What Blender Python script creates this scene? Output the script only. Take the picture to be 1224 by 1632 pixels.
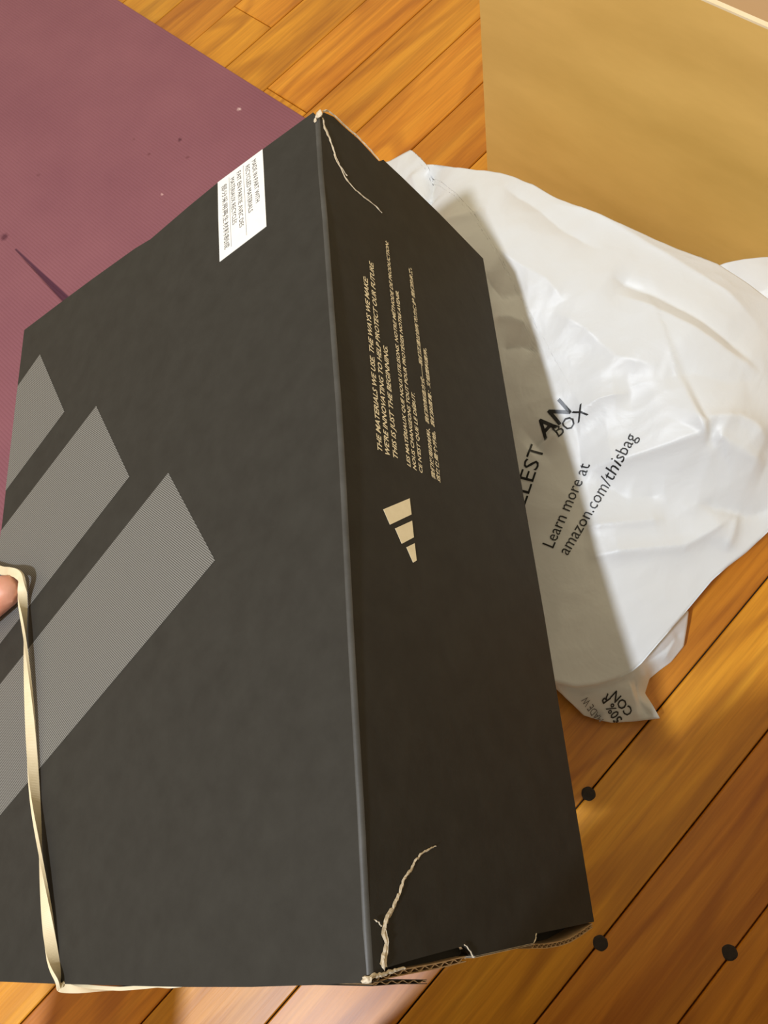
import bpy, bmesh, math, random
import numpy as np
from mathutils import Vector, Matrix, noise
from mathutils.bvhtree import BVHTree

random.seed(7)
scene = bpy.context.scene
col = scene.collection
for o in list(bpy.data.objects):
    bpy.data.objects.remove(o)

# ------------------------------------------------------------------ camera
H, FOC = 0.58, 1280.0          # camera height (m), focal length in pixels of a 1224x1632 frame
# rows: board direction X, across-board direction Y, straight down, in camera axes (right, up, forward)
F = np.array([[0.68132465, 0.71321784, 0.16467251],
              [-0.71563781, 0.60176319, 0.35460343],
              [0.15381564, -0.35944593, 0.92040175]])
cd = bpy.data.cameras.new('camera')
cd.sensor_fit = 'VERTICAL'
cd.sensor_height = 36.0
cd.lens = FOC / 1632 * 36.0
cd.clip_start = 0.01
cam = bpy.data.objects.new('camera', cd)
col.objects.link(cam)
ax = [np.array([F[0][i], F[1][i], -F[2][i]]) for i in range(3)]
M = Matrix.Identity(4)
for r in range(3):
    M[r][0], M[r][1], M[r][2] = ax[0][r], ax[1][r], -ax[2][r]
M[2][3] = H
cam.matrix_world = M
scene.camera = cam

# ------------------------------------------------------------------ light
vs = scene.view_settings
vs.view_transform = 'Standard'
vs.look = 'None'
vs.exposure = 0.0
vs.gamma = 1.0
vs.use_curve_mapping = False
world = bpy.data.worlds.new('room_ambience')
scene.world = world
world.use_nodes = True
bg = world.node_tree.nodes['Background']
bg.inputs[0].default_value = (1.0, 0.84, 0.56, 1)
bg.inputs[1].default_value = 0.72
ld = bpy.data.lights.new('lamp_bulb', 'POINT')
ld.energy = 80
ld.color = (0.92, 0.98, 1.08)
ld.shadow_soft_size = 0.04
lo = bpy.data.objects.new('lamp_bulb', ld)
lo.location = (-0.675, 0.046, 1.55)
col.objects.link(lo)

# ------------------------------------------------------------------ pixel helpers
CAM = Vector((0, 0, H))


def ray(p):
    a = np.array([p[0] - 612.0, 816.0 - p[1], FOC])
    return Vector((float(a @ F[0]), float(a @ F[1]), float(-a @ F[2])))


def at_z(p, z=0.0):
    d = ray(p)
    return CAM + d * ((z - H) / d.z)


def at_depth(p, zc):
    return CAM + ray(p) * (zc / FOC)


def on_plane(p, o, n):
    d = ray(p)
    return CAM + d * ((o - CAM).dot(n) / d.dot(n))


def lerp(a, b, t):
    return a + (b - a) * t


# ------------------------------------------------------------------ materials
def new_mat(name):
    m = bpy.data.materials.new(name)
    m.use_nodes = True
    nt = m.node_tree
    b = nt.nodes['Principled BSDF']
    return m, nt, b


def node(nt, kind, **kw):
    n = nt.nodes.new(kind)
    for k, v in kw.items():
        setattr(n, k, v)
    return n


def ramp(nt, stops):
    r = node(nt, 'ShaderNodeValToRGB')
    e = r.color_ramp.elements
    while len(e) < len(stops):
        e.new(0.5)
    for i, (p, c) in enumerate(stops):
        e[i].position = p
        e[i].color = (*c, 1) if len(c) == 3 else c
    return r


def mapping(nt, scale=(1, 1, 1), rot=(0, 0, 0), coord='Object'):
    tc = node(nt, 'ShaderNodeTexCoord')
    mp = node(nt, 'ShaderNodeMapping')
    mp.inputs['Scale'].default_value = scale
    mp.inputs['Rotation'].default_value = rot
    nt.links.new(tc.outputs[coord], mp.inputs[0])
    return mp


def noise_tex(nt, vec, scale, detail=4, rough=0.55, dist=0.0):
    n = node(nt, 'ShaderNodeTexNoise')
    n.inputs['Scale'].default_value = scale
    n.inputs['Detail'].default_value = detail
    n.inputs['Roughness'].default_value = rough
    n.inputs['Distortion'].default_value = dist
    if vec is not None:
        nt.links.new(vec, n.inputs['Vector'])
    return n


def bump(nt, b, height, strength, dist=0.001):
    bp = node(nt, 'ShaderNodeBump')
    bp.inputs['Strength'].default_value = strength
    bp.inputs['Distance'].default_value = dist
    nt.links.new(height, bp.inputs['Height'])
    nt.links.new(bp.outputs[0], b.inputs['Normal'])
    return bp


def speckle_mat(name, c1, c2, scale=60, rough=0.5, bstr=0.15, bdist=0.0005, stretch=(1, 1, 1), spec=0.5):
    m, nt, b = new_mat(name)
    mp = mapping(nt, stretch)
    n = noise_tex(nt, mp.outputs[0], scale, 5, 0.6)
    r = ramp(nt, [(0.3, c1), (0.7, c2)])
    nt.links.new(n.outputs['Fac'], r.inputs[0])
    nt.links.new(r.outputs[0], b.inputs['Base Color'])
    b.inputs['Roughness'].default_value = rough
    b.inputs['Specular IOR Level'].default_value = spec
    if bstr:
        bump(nt, b, n.outputs['Fac'], bstr, bdist)
    return m


def floor_mat():
    m, nt, b = new_mat('oak_plank')
    tc = node(nt, 'ShaderNodeTexCoord')
    oi = node(nt, 'ShaderNodeObjectInfo')
    mul = node(nt, 'ShaderNodeVectorMath', operation='SCALE')
    comb = node(nt, 'ShaderNodeCombineXYZ')
    for i in range(3):
        nt.links.new(oi.outputs['Random'], comb.inputs[i])
    nt.links.new(comb.outputs[0], mul.inputs[0])
    mul.inputs['Scale'].default_value = 23.0
    add = node(nt, 'ShaderNodeVectorMath', operation='ADD')
    nt.links.new(tc.outputs['Object'], add.inputs[0])
    nt.links.new(mul.outputs[0], add.inputs[1])

    def mapped(s):
        mp = node(nt, 'ShaderNodeMapping')
        mp.inputs['Scale'].default_value = s
        nt.links.new(add.outputs[0], mp.inputs[0])
        return mp.outputs[0]
    broad = noise_tex(nt, mapped((3.0, 22, 5)), 1.0, 4, 0.55, 1.2)
    fine = noise_tex(nt, mapped((14, 420, 20)), 1.0, 4, 0.65, 0.2)
    # growth rings: contour lines of a stretched noise field
    field = noise_tex(nt, mapped((1.7, 10, 3)), 1.0, 2, 0.45, 0.6)
    k = node(nt, 'ShaderNodeMath', operation='MULTIPLY')
    k.inputs[1].default_value = 55.0
    nt.links.new(field.outputs['Fac'], k.inputs[0])
    sn = node(nt, 'ShaderNodeMath', operation='SINE')
    nt.links.new(k.outputs[0], sn.inputs[0])
    rr = ramp(nt, [(0.0, (0, 0, 0)), (0.55, (0.1, 0.1, 0.1)), (1.0, (1, 1, 1))])
    half = node(nt, 'ShaderNodeMath', operation='MULTIPLY_ADD')
    half.inputs[1].default_value = 0.5
    half.inputs[2].default_value = 0.5
    nt.links.new(sn.outputs[0], half.inputs[0])
    nt.links.new(half.outputs[0], rr.inputs[0])
    base = ramp(nt, [(0.25, (0.56, 0.195, 0.010)), (0.5, (0.72, 0.285, 0.017)), (0.75, (0.84, 0.385, 0.032))])
    nt.links.new(broad.outputs['Fac'], base.inputs[0])
    mx = node(nt, 'ShaderNodeMix', data_type='RGBA', blend_type='MULTIPLY')
    g = node(nt, 'ShaderNodeMath', operation='MULTIPLY')
    g.inputs[1].default_value = 0.5
    nt.links.new(rr.outputs[0], g.inputs[0])
    nt.links.new(g.outputs[0], mx.inputs['Factor'])
    nt.links.new(base.outputs[0], mx.inputs['A'])
    mx.inputs['B'].default_value = (0.55, 0.42, 0.26, 1)
    mx2 = node(nt, 'ShaderNodeMix', data_type='RGBA', blend_type='MULTIPLY')
    fr = ramp(nt, [(0.35, (0.78, 0.72, 0.62)), (0.6, (1, 1, 1))])
    nt.links.new(fine.outputs['Fac'], fr.inputs[0])
    mx2.inputs['Factor'].default_value = 0.55
    nt.links.new(mx.outputs['Result'], mx2.inputs['A'])
    nt.links.new(fr.outputs[0], mx2.inputs['B'])
    streak = noise_tex(nt, mapped((5, 110, 8)), 1.0, 3, 0.6, 0.8)
    sr = ramp(nt, [(0.38, (0.62, 0.52, 0.40)), (0.56, (1, 1, 1))])
    nt.links.new(streak.outputs['Fac'], sr.inputs[0])
    mx3 = node(nt, 'ShaderNodeMix', data_type='RGBA', blend_type='MULTIPLY')
    mx3.inputs['Factor'].default_value = 0.38
    nt.links.new(mx2.outputs['Result'], mx3.inputs['A'])
    nt.links.new(sr.outputs[0], mx3.inputs['B'])
    mx2 = mx3
    hsv = node(nt, 'ShaderNodeHueSaturation')
    vr = node(nt, 'ShaderNodeMapRange')
    vr.inputs['To Min'].default_value = 0.86
    vr.inputs['To Max'].default_value = 1.14
    nt.links.new(oi.outputs['Random'], vr.inputs[0])
    nt.links.new(vr.outputs[0], hsv.inputs['Value'])
    hr = node(nt, 'ShaderNodeMapRange')
    hr.inputs['To Min'].default_value = 0.492
    hr.inputs['To Max'].default_value = 0.507
    sh = node(nt, 'ShaderNodeMath', operation='FRACT')
    s7 = node(nt, 'ShaderNodeMath', operation='MULTIPLY')
    s7.inputs[1].default_value = 7.31
    nt.links.new(oi.outputs['Random'], s7.inputs[0])
    nt.links.new(s7.outputs[0], sh.inputs[0])
    nt.links.new(sh.outputs[0], hr.inputs[0])
    nt.links.new(hr.outputs[0], hsv.inputs['Hue'])
    nt.links.new(mx2.outputs['Result'], hsv.inputs['Color'])
    nt.links.new(hsv.outputs[0], b.inputs['Base Color'])
    b.inputs['Roughness'].default_value = 0.42
    b.inputs['Specular IOR Level'].default_value = 0.4
    b.inputs['Coat Weight'].default_value = 0.12
    b.inputs['Coat Roughness'].default_value = 0.28
    bump(nt, b, fine.outputs['Fac'], 0.25, 0.0006)
    return m


M_floor = floor_mat()
M_gap = speckle_mat('seam_dirt', (0.02, 0.008, 0.002), (0.04, 0.016, 0.005), 200, 0.9)
M_peg = speckle_mat('dark_putty', (0.012, 0.007, 0.004), (0.03, 0.017, 0.009), 400, 0.7)
M_black = speckle_mat('black_card', (0.034, 0.031, 0.026), (0.041, 0.038, 0.032), 90, 0.6, 0.4, 0.0006, (1, 1, 1), 0.1)
M_kraft = speckle_mat('kraft_board', (0.36, 0.22, 0.10), (0.45, 0.29, 0.14), 160, 0.85)
M_torn = speckle_mat('torn_paper', (0.50, 0.40, 0.27), (0.78, 0.68, 0.52), 500, 0.85, 0.8, 0.0006)
M_cream = speckle_mat('cream_ink', (0.88, 0.78, 0.55), (0.93, 0.83, 0.60), 300, 0.6, 0)
M_label = speckle_mat('label_paper', (0.86, 0.84, 0.80), (0.90, 0.88, 0.85), 200, 0.55, 0.05)
M_ink = speckle_mat('grey_ink', (0.07, 0.068, 0.066), (0.10, 0.098, 0.095), 300, 0.6, 0)
M_bagink = speckle_mat('black_bag_ink', (0.012, 0.012, 0.012), (0.022, 0.022, 0.022), 300, 0.4, 0)
M_bagink2 = speckle_mat('grey_bag_ink', (0.16, 0.15, 0.15), (0.22, 0.21, 0.21), 300, 0.4, 0)
M_band = speckle_mat('rubber', (0.74, 0.62, 0.40), (0.82, 0.70, 0.48), 120, 0.5, 0.1)
M_wood = speckle_mat('pale_ply', (0.66, 0.41, 0.105), (0.82, 0.53, 0.155), 5.5, 0.42, 0.0, 0.0005, (1.0, 0.9, 3.2))
M_woodedge = speckle_mat('ply_edge', (0.82, 0.66, 0.40), (0.92, 0.78, 0.54), 40, 0.6)
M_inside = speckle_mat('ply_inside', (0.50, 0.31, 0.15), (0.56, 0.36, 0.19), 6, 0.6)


def weave_mat():
    m, nt, b = new_mat('hatched_silver_ink')
    mp = mapping(nt, (1, 1, 1))
    w = node(nt, 'ShaderNodeTexWave', wave_type='BANDS', bands_direction='X', wave_profile='SIN')
    w.inputs['Scale'].default_value = 370.0
    w.inputs['Distortion'].default_value = 0.0
    nt.links.new(mp.outputs[0], w.inputs['Vector'])
    n = noise_tex(nt, mp.outputs[0], 1500, 2, 0.6)
    ad = node(nt, 'ShaderNodeMath', operation='MULTIPLY_ADD')
    ad.inputs[1].default_value = 0.5
    nt.links.new(n.outputs['Fac'], ad.inputs[0])
    nt.links.new(w.outputs['Fac'], ad.inputs[2])
    r = ramp(nt, [(0.45, (0.058, 0.056, 0.052)), (0.95, (0.215, 0.21, 0.196))])
    nt.links.new(ad.outputs[0], r.inputs[0])
    nt.links.new(r.outputs[0], b.inputs['Base Color'])
    b.inputs['Roughness'].default_value = 0.5
    return m


M_weave = weave_mat()


def mat_mat():
    m, nt, b = new_mat('ribbed_foam')
    tc = node(nt, 'ShaderNodeTexCoord')
    n = noise_tex(nt, tc.outputs['Object'], 9, 5, 0.6)
    r = ramp(nt, [(0.3, (0.240, 0.088, 0.116)), (0.7, (0.278, 0.107, 0.134))])
    nt.links.new(n.outputs['Fac'], r.inputs[0])
    # small dark scuffs with a shape of their own
    cur = r.outputs[0]

    def spot(cur, dist_socket, r0, r1, colr):
        mr = node(nt, 'ShaderNodeMapRange', interpolation_type='SMOOTHSTEP')
        mr.inputs['From Min'].default_value = r0
        mr.inputs['From Max'].default_value = r1
        mr.inputs['To Min'].default_value = 1.0
        mr.inputs['To Max'].default_value = 0.0
        nt.links.new(dist_socket, mr.inputs[0])
        mx = node(nt, 'ShaderNodeMix', data_type='RGBA')
        nt.links.new(mr.outputs[0], mx.inputs['Factor'])
        nt.links.new(cur, mx.inputs['A'])
        mx.inputs['B'].default_value = colr
        return mx.outputs['Result']
    wob = noise_tex(nt, tc.outputs['Object'], 300, 2)
    wa = node(nt, 'ShaderNodeVectorMath', operation='MULTIPLY_ADD')
    wa.inputs[1].default_value = (0.004, 0.004, 0)
    nt.links.new(wob.outputs['Color'], wa.inputs[0])
    nt.links.new(tc.outputs['Object'], wa.inputs[2])
    for px, rad, c in [((286, 222), .0016, (0.12, 0.035, 0.05, 1)), ((237, 245), .0013, (0.17, 0.055, 0.07, 1)),
                       ((299, 250), .0012, (0.18, 0.06, 0.075, 1)), ((213, 221), .0012, (0.2, 0.07, 0.085, 1)),
                       ((6, 377), .003, (0.12, 0.035, 0.055, 1)), ((61, 278), .0015, (0.2, 0.07, 0.09, 1)),
                       ((381, 173), .0016, (0.62, 0.42, 0.42, 1)), ((258, 309), .0009, (0.6, 0.36, 0.36, 1))]:
        p = at_z(px, 0.006)
        d = node(nt, 'ShaderNodeVectorMath', operation='DISTANCE')
        nt.links.new(wa.outputs[0], d.inputs[0])
        d.inputs[1].default_value = (p.x + .002, p.y + .002, p.z)
        cur = spot(cur, d.outputs['Value'], rad * 0.4, rad * 2.0, c)
    # long dark wedge: shade of the crease painted into the colour
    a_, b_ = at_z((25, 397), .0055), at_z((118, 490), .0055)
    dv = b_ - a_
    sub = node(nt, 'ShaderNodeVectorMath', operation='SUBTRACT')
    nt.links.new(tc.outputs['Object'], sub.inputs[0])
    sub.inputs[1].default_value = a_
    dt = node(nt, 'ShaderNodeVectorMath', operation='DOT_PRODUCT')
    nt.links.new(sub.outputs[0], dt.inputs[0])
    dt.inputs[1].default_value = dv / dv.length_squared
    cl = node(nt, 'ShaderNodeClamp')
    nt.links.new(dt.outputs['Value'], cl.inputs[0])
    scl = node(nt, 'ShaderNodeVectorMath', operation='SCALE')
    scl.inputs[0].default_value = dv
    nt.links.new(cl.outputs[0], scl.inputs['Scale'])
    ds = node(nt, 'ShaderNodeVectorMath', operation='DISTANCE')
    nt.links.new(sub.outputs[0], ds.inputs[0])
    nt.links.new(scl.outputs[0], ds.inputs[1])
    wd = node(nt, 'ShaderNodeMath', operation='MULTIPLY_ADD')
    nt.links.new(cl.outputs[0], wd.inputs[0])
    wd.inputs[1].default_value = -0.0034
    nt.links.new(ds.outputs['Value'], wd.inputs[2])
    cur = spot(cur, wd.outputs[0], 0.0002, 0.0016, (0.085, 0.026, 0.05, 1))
    nt.links.new(cur, b.inputs['Base Color'])
    b.inputs['Roughness'].default_value = 0.72
    b.inputs['Specular IOR Level'].default_value = 0.3
    f = noise_tex(nt, tc.outputs['Object'], 700, 3)
    bump(nt, b, f.outputs['Fac'], 0.2, 0.0004)
    return m


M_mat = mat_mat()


def bag_mat():
    m, nt, b = new_mat('white_polythene')
    b.inputs['Base Color'].default_value = (0.80, 0.815, 0.82, 1)
    b.inputs['Roughness'].default_value = 0.42
    b.inputs['Specular IOR Level'].default_value = 0.5
    tc = node(nt, 'ShaderNodeTexCoord')
    n = noise_tex(nt, tc.outputs['Object'], 14, 4, 0.5, 1.5)
    n2 = noise_tex(nt, tc.outputs['Object'], 60, 3, 0.5, 1.0)
    ad = node(nt, 'ShaderNodeMath', operation='MULTIPLY_ADD')
    ad.inputs[1].default_value = 0.25
    nt.links.new(n2.outputs['Fac'], ad.inputs[0])
    nt.links.new(n.outputs['Fac'], ad.inputs[2])
    bump(nt, b, ad.outputs[0], 0.3, 0.004)
    tr = node(nt, 'ShaderNodeBsdfTranslucent')
    tr.inputs[0].default_value = (0.8, 0.8, 0.8, 1)
    mx = node(nt, 'ShaderNodeMixShader')
    mx.inputs[0].default_value = 0.12
    nt.links.new(b.outputs[0], mx.inputs[1])
    nt.links.new(tr.outputs[0], mx.inputs[2])
    nt.links.new(mx.outputs[0], nt.nodes['Material Output'].inputs[0])
    return m


M_bag = bag_mat()


def skin_mat():
    m, nt, b = new_mat('skin')
    tc = node(nt, 'ShaderNodeTexCoord')
    n = noise_tex(nt, tc.outputs['Object'], 45, 4)
    r = ramp(nt, [(0.3, (0.62, 0.24, 0.15)), (0.7, (0.72, 0.36, 0.25))])
    nt.links.new(n.outputs['Fac'], r.inputs[0])
    nt.links.new(r.outputs[0], b.inputs['Base Color'])
    b.inputs['Roughness'].default_value = 0.45
    b.inputs['Subsurface Weight'].default_value = 0.15
    b.inputs['Subsurface Radius'].default_value = (0.01, 0.004, 0.002)
    b.inputs['Subsurface Scale'].default_value = 0.6
    w = noise_tex(nt, tc.outputs['Object'], 500, 3)
    bump(nt, b, w.outputs['Fac'], 0.25, 0.0004)
    return m


M_skin = skin_mat()


# ------------------------------------------------------------------ object helpers
def empty(name, loc, label, cat, group=None):
    e = bpy.data.objects.new(name, None)
    e.empty_display_size = 0.05
    e.location = loc
    col.objects.link(e)
    e['label'] = label
    e['category'] = cat
    if group:
        e['group'] = group
    return e


def root_loc(parent):
    v = Vector((0, 0, 0))
    while parent is not None:
        v = v + parent.location
        parent = parent.parent
    return v


def mesh_obj(name, verts, faces, mat, parent=None, smooth=False, loc=None, label=None):
    """verts are world coordinates; the object's origin goes to loc (default: parent's origin)"""
    base = root_loc(parent)
    org = Vector(loc) if loc is not None else base
    me = bpy.data.meshes.new(name)
    me.from_pydata([tuple(Vector(v) - org) for v in verts], [], faces)
    me.materials.append(mat)
    me.validate()
    if smooth:
        me.polygons.foreach_set('use_smooth', [True] * len(me.polygons))
    o = bpy.data.objects.new(name, me)
    col.objects.link(o)
    o.parent = parent
    o.location = org - base
    if label:
        o['label'] = label
    return o


def prism(pts, off):
    """closed prism between polygon pts and the same polygon moved by off"""
    n = len(pts)
    v = list(pts) + [p + off for p in pts]
    f = [tuple(range(n)), tuple(range(2 * n - 1, n - 1, -1))]
    f += [(i, i + n, (i + 1) % n + n, (i + 1) % n) for i in range(n)]
    return v, f


def merge(*vfs):
    V, Fc = [], []
    for v, f in vfs:
        k = len(V)
        V += list(v)
        Fc += [tuple(i + k for i in t) for t in f]
    return V, Fc


def box_vf(x0, x1, y0, y1, z0, z1):
    v = [Vector((x, y, z)) for z in (z0, z1) for y in (y0, y1) for x in (x0, x1)]
    f = [(0, 2, 3, 1), (4, 5, 7, 6), (0, 1, 5, 4), (2, 6, 7, 3), (0, 4, 6, 2), (1, 3, 7, 5)]
    return v, f


def bvh_of(*objs):
    V, P = [], []
    for o in objs:
        k = len(V)
        off = root_loc(o)
        V += [v.co + off for v in o.data.vertices]
        P += [tuple(i + k for i in p.vertices) for p in o.data.polygons]
    return BVHTree.FromPolygons(V, P)


def text_shape(body, shear=0.0, spacing=1.0, bold=0.0):
    c = bpy.data.curves.new('lettering', 'FONT')
    c.body = body
    c.shear = shear
    c.space_character = spacing
    c.offset = bold
    c.resolution_u = 2
    o = bpy.data.objects.new('lettering', c)
    col.objects.link(o)
    dg = bpy.context.evaluated_depsgraph_get()
    dg.update()
    ev = o.evaluated_get(dg)
    me = ev.to_mesh()
    bm = bmesh.new()
    bm.from_mesh(me)
    ev.to_mesh_clear()
    bpy.data.objects.remove(o)
    bpy.data.curves.remove(c)
    bmesh.ops.remove_doubles(bm, verts=bm.verts, dist=1e-5)
    bmesh.ops.triangulate(bm, faces=bm.faces)
    return bm


def lettering(name, body, p0, p1, up, cap, place, mat, parent, shear=0.0, cuts=0, bold=0.0, label=None):
    """print text from p0 to p1 (world points on the surface), letters 'cap' metres tall towards up"""
    bm = text_shape(body, shear, 1.0, bold)
    xs = [v.co.x for v in bm.verts]
    x0, x1 = min(xs), max(xs)
    L = (p1 - p0).length
    ex = (p1 - p0).normalized()
    upv = (up - ex * up.dot(ex)).normalized()
    if cuts:
        long_e = [e for e in bm.edges if e.calc_length() > 0.25]
        for _ in range(cuts):
            bmesh.ops.subdivide_edges(bm, edges=[e for e in bm.edges if e.calc_length() > 0.2], cuts=1)
            bmesh.ops.triangulate(bm, faces=bm.faces)
    bm.verts.index_update()
    V = [place(p0 + ex * ((v.co.x - x0) / (x1 - x0) * L) + upv * (v.co.y / 0.70 * cap)) for v in bm.verts]
    Fc = [tuple(v.index for v in f.verts) for f in bm.faces]
    bm.free()
    return mesh_obj(name, V, Fc, mat, parent, label=label)


def ribbon(path, widths, side, lift, jitter=0.0):
    """flat strip along path; side(i) gives the unit vector across, lift the vector off the surface"""
    V, Fc = [], []
    n = len(path)
    for i, p in enumerate(path):
        t = (path[min(i + 1, n - 1)] - path[max(i - 1, 0)]).normalized()
        s = t.cross(side).normalized()
        w = widths[i]
        j1 = 1 + random.uniform(-jitter, jitter)
        j2 = 1 + random.uniform(-jitter, jitter)
        V += [p - s * w * j1 * 0.5, p + side * lift * random.uniform(0.6, 1.3), p + s * w * j2 * 0.5]
    for i in range(n - 1):
        a = i * 3
        Fc += [(a, a + 1, a + 4, a + 3), (a + 1, a + 2, a + 5, a + 4)]
    return V, Fc


def resample(pts, n):
    d = [0.0]
    for a, b in zip(pts, pts[1:]):
        d.append(d[-1] + (Vector(b) - Vector(a)).length)
    out = []
    for i in range(n):
        s = d[-1] * i / (n - 1)
        k = max(j for j in range(len(d)) if d[j] <= s + 1e-12)
        k = min(k, len(pts) - 2)
        t = (s - d[k]) / max(1e-12, d[k + 1] - d[k])
        out.append(Vector(pts[k]).lerp(Vector(pts[k + 1]), t))
    return out


# ================================================================== FLOOR
W0, Wb = -0.03549 * H, 0.10301 * H      # first seam and board width
fx0, fx1 = -1.3, 1.5
kmin, kmax = -12, 24
v, f = box_vf(fx0 - .01, fx1 + .01, W0 + kmin * Wb - .01, W0 + (kmax + 1) * Wb + .01, -0.03, -0.012)
floor = mesh_obj('floor', v, f, M_gap, None, loc=(0, 0, 0))
floor['kind'] = 'structure'
floor['label'] = 'orange oak strip floor with dark seams'
plank_meshes = {}


def plank_mesh(L):
    key = round(L, 3)
    if key not in plank_meshes:
        g, bv, hz = 0.0005, 0.0007, 0.012
        me = bpy.data.meshes.new('plank')
        V = []
        for z, e in ((-hz, g), (-bv, g), (0.0, g + bv)):
            V += [(e, e, z), (L - e, e, z), (L - e, Wb - e, z), (e, Wb - e, z)]
        Fc = [(0, 3, 2, 1), (8, 9, 10, 11)]
        for a in (0, 4):
            for i in range(4):
                j = (i + 1) % 4
                Fc.append((a + i, a + j, a + 4 + j, a + 4 + i))
        me.from_pydata(V, [], Fc)
        me.materials.append(M_floor)
        plank_meshes[key] = me
    return plank_meshes[key]


rs = random.Random(3)
for k in range(kmin, kmax + 1):
    joints = {10: [-0.5, 0.3625, 1.2], 12: [-0.45, 0.4247, 1.1]}.get(
        k, [round(-0.72 + rs.uniform(-.2, .2), 3), round(1.0 + rs.uniform(-.25, .25), 3)])
    xs = [fx0] + joints + [fx1]
    for a, b in zip(xs, xs[1:]):
        o = bpy.data.objects.new('plank', plank_mesh(b - a))
        o.location = (a, W0 + k * Wb, rs.uniform(-0.0003, 0.0))
        o.parent = floor
        col.objects.link(o)
for px in ((938, 1265), (957, 1503), (1163, 1518)):
    c = at_z(px)
    V = []
    n = 22
    for z, r in ((-0.004, .0046), (0.0002, .0046), (0.0005, .0036)):
        V += [c + Vector((math.cos(i * 2 * math.pi / n) * r * (1 + .05 * math.sin(i + c.x * 90)), math.sin(i * 2 * math.pi / n) * r * (1 + .04 * math.cos(i)), z)) for i in range(n)]
    Fc = [tuple(range(2 * n, 3 * n))]
    for a in (0, n):
        Fc += [(a + i, a + (i + 1) % n, a + n + (i + 1) % n, a + n + i) for i in range(n)]
    mesh_obj('nail_plug', V, Fc, M_peg, floor, label='dark round nail plug on a board seam')

# ================================================================== YOGA MAT
mx0, mx1, my0, my1 = -1.0, 0.353, 0.394, 1.02
pitch = 0.0031
nx = int((mx1 - mx0) / pitch)
prof = []
for i in range(nx):
    for t, h in ((0.0, 0.0), (0.33, .9), (0.66, .9)):
        prof.append((mx1 - (i + t) * pitch, 0.0052 + 0.0003 * h))
prof.append((mx0, 0.0052))
cr0, cr1 = at_z((24, 396), .0055), at_z((118, 492), .0055)     # a pinched crease runs into the mat


def crease_depth(x, y):
    p = Vector((x, y, 0))
    a, b = Vector((cr0.x, cr0.y, 0)), Vector((cr1.x, cr1.y, 0))
    d = b - a
    t = (p - a).dot(d) / d.length_squared
    if t < 0 or t > 1.3:
        return 0.0
    q = (p - a - d * t).length
    w = 0.0008 + 0.0040 * min(t, 1)
    return min(1.0, max(0.0, 1 - q / w) * 2.2) * 0.0012 * min(1, t * 3 + .2)


ylo, yhi = min(cr0.y, cr1.y) - .01, max(cr0.y, cr1.y) + .02
ys = sorted(set([my0, my1] + [round(my0 + .02 * j, 4) for j in range(1, 31) if my0 + .02 * j < my1] + [round(ylo + .0016 * j, 4) for j in range(int((yhi - ylo) / .0016))]))
ys = [y for y in ys if my0 <= y <= my1]
ny = len(ys) - 1
V, Fc = [], []
near = lambda x: cr0.x - .06 < x < cr0.x + .12
for (x, z) in prof:
    for y in ys:
        V.append(Vector((x, y, z)))
np_ = len(prof)
for i in range(np_ - 1):
    for j in range(ny):
        a = i * (ny + 1) + j
        Fc.append((a, a + 1, a + ny + 2, a + ny + 1))
# finer rows around the crease
for q in V:
    if near(q.x):
        q.z -= crease_depth(q.x, q.y)
k = len(V)
rim = [i * (ny + 1) for i in range(np_)] + [(np_ - 1) * (ny + 1) + j for j in range(1, ny + 1)] \
    + [i * (ny + 1) + ny for i in range(np_ - 2, -1, -1)] + [j for j in range(ny - 1, 0, -1)]
V += [Vector((V[i].x, V[i].y, 0.0002)) for i in rim]
m_ = len(rim)
for i in range(m_):
    Fc.append((rim[i], k + i, k + (i + 1) % m_, rim[(i + 1) % m_]))
Fc.append(tuple(k + i for i in range(m_)))
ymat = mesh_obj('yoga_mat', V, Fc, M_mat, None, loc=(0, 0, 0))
ymat['label'] = 'plum purple ribbed foam yoga mat lying on the wooden floor'
ymat['category'] = 'yoga mat'

# ================================================================== WOODEN CRATE
cx, cz, cy1 = 0.3935, 0.2480, 0.3670
cy0, cdep, th = -0.16, 0.34, 0.0030
crate = empty('wooden_crate', (cx + cdep / 2, (cy0 + cy1) / 2, 0), 'plain pale plywood open box standing behind the white plastic bag', 'box')


def panel(name, b, mat=M_wood):
    v, f = box_vf(*b)
    return mesh_obj(name, v, f, mat, crate)


fp = panel('front_panel', (cx, cx + th, cy0, cy1, 0.0, cz - .0012))
panel('side_panel', (cx + th, cx + cdep - th, cy1 - th, cy1, 0.0, cz - .0012))
panel('side_panel', (cx + th, cx + cdep - th, cy0, cy0 + th, 0.0, cz - .0012))
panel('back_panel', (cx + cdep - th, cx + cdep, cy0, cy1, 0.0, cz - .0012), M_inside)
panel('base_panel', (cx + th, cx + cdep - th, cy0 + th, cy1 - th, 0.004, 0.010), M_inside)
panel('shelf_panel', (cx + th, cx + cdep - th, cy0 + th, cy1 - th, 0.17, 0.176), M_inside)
for b in ((cx, cx + th, cy0, cy1), (cx + cdep - th, cx + cdep, cy0, cy1), (cx + th, cx + cdep - th, cy1 - th, cy1), (cx + th, cx + cdep - th, cy0, cy0 + th)):
    o = panel('edge_band', (*b, cz - .0012, cz), M_woodedge)
    o['label'] = 'bright pale top edge of the box'

# ================================================================== SHOE BOX
def zdepth(P):                      # camera depth of a world point
    q = P - CAM
    return float(np.dot(np.array([q.x, q.y, q.z]), ax[2]))


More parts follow.
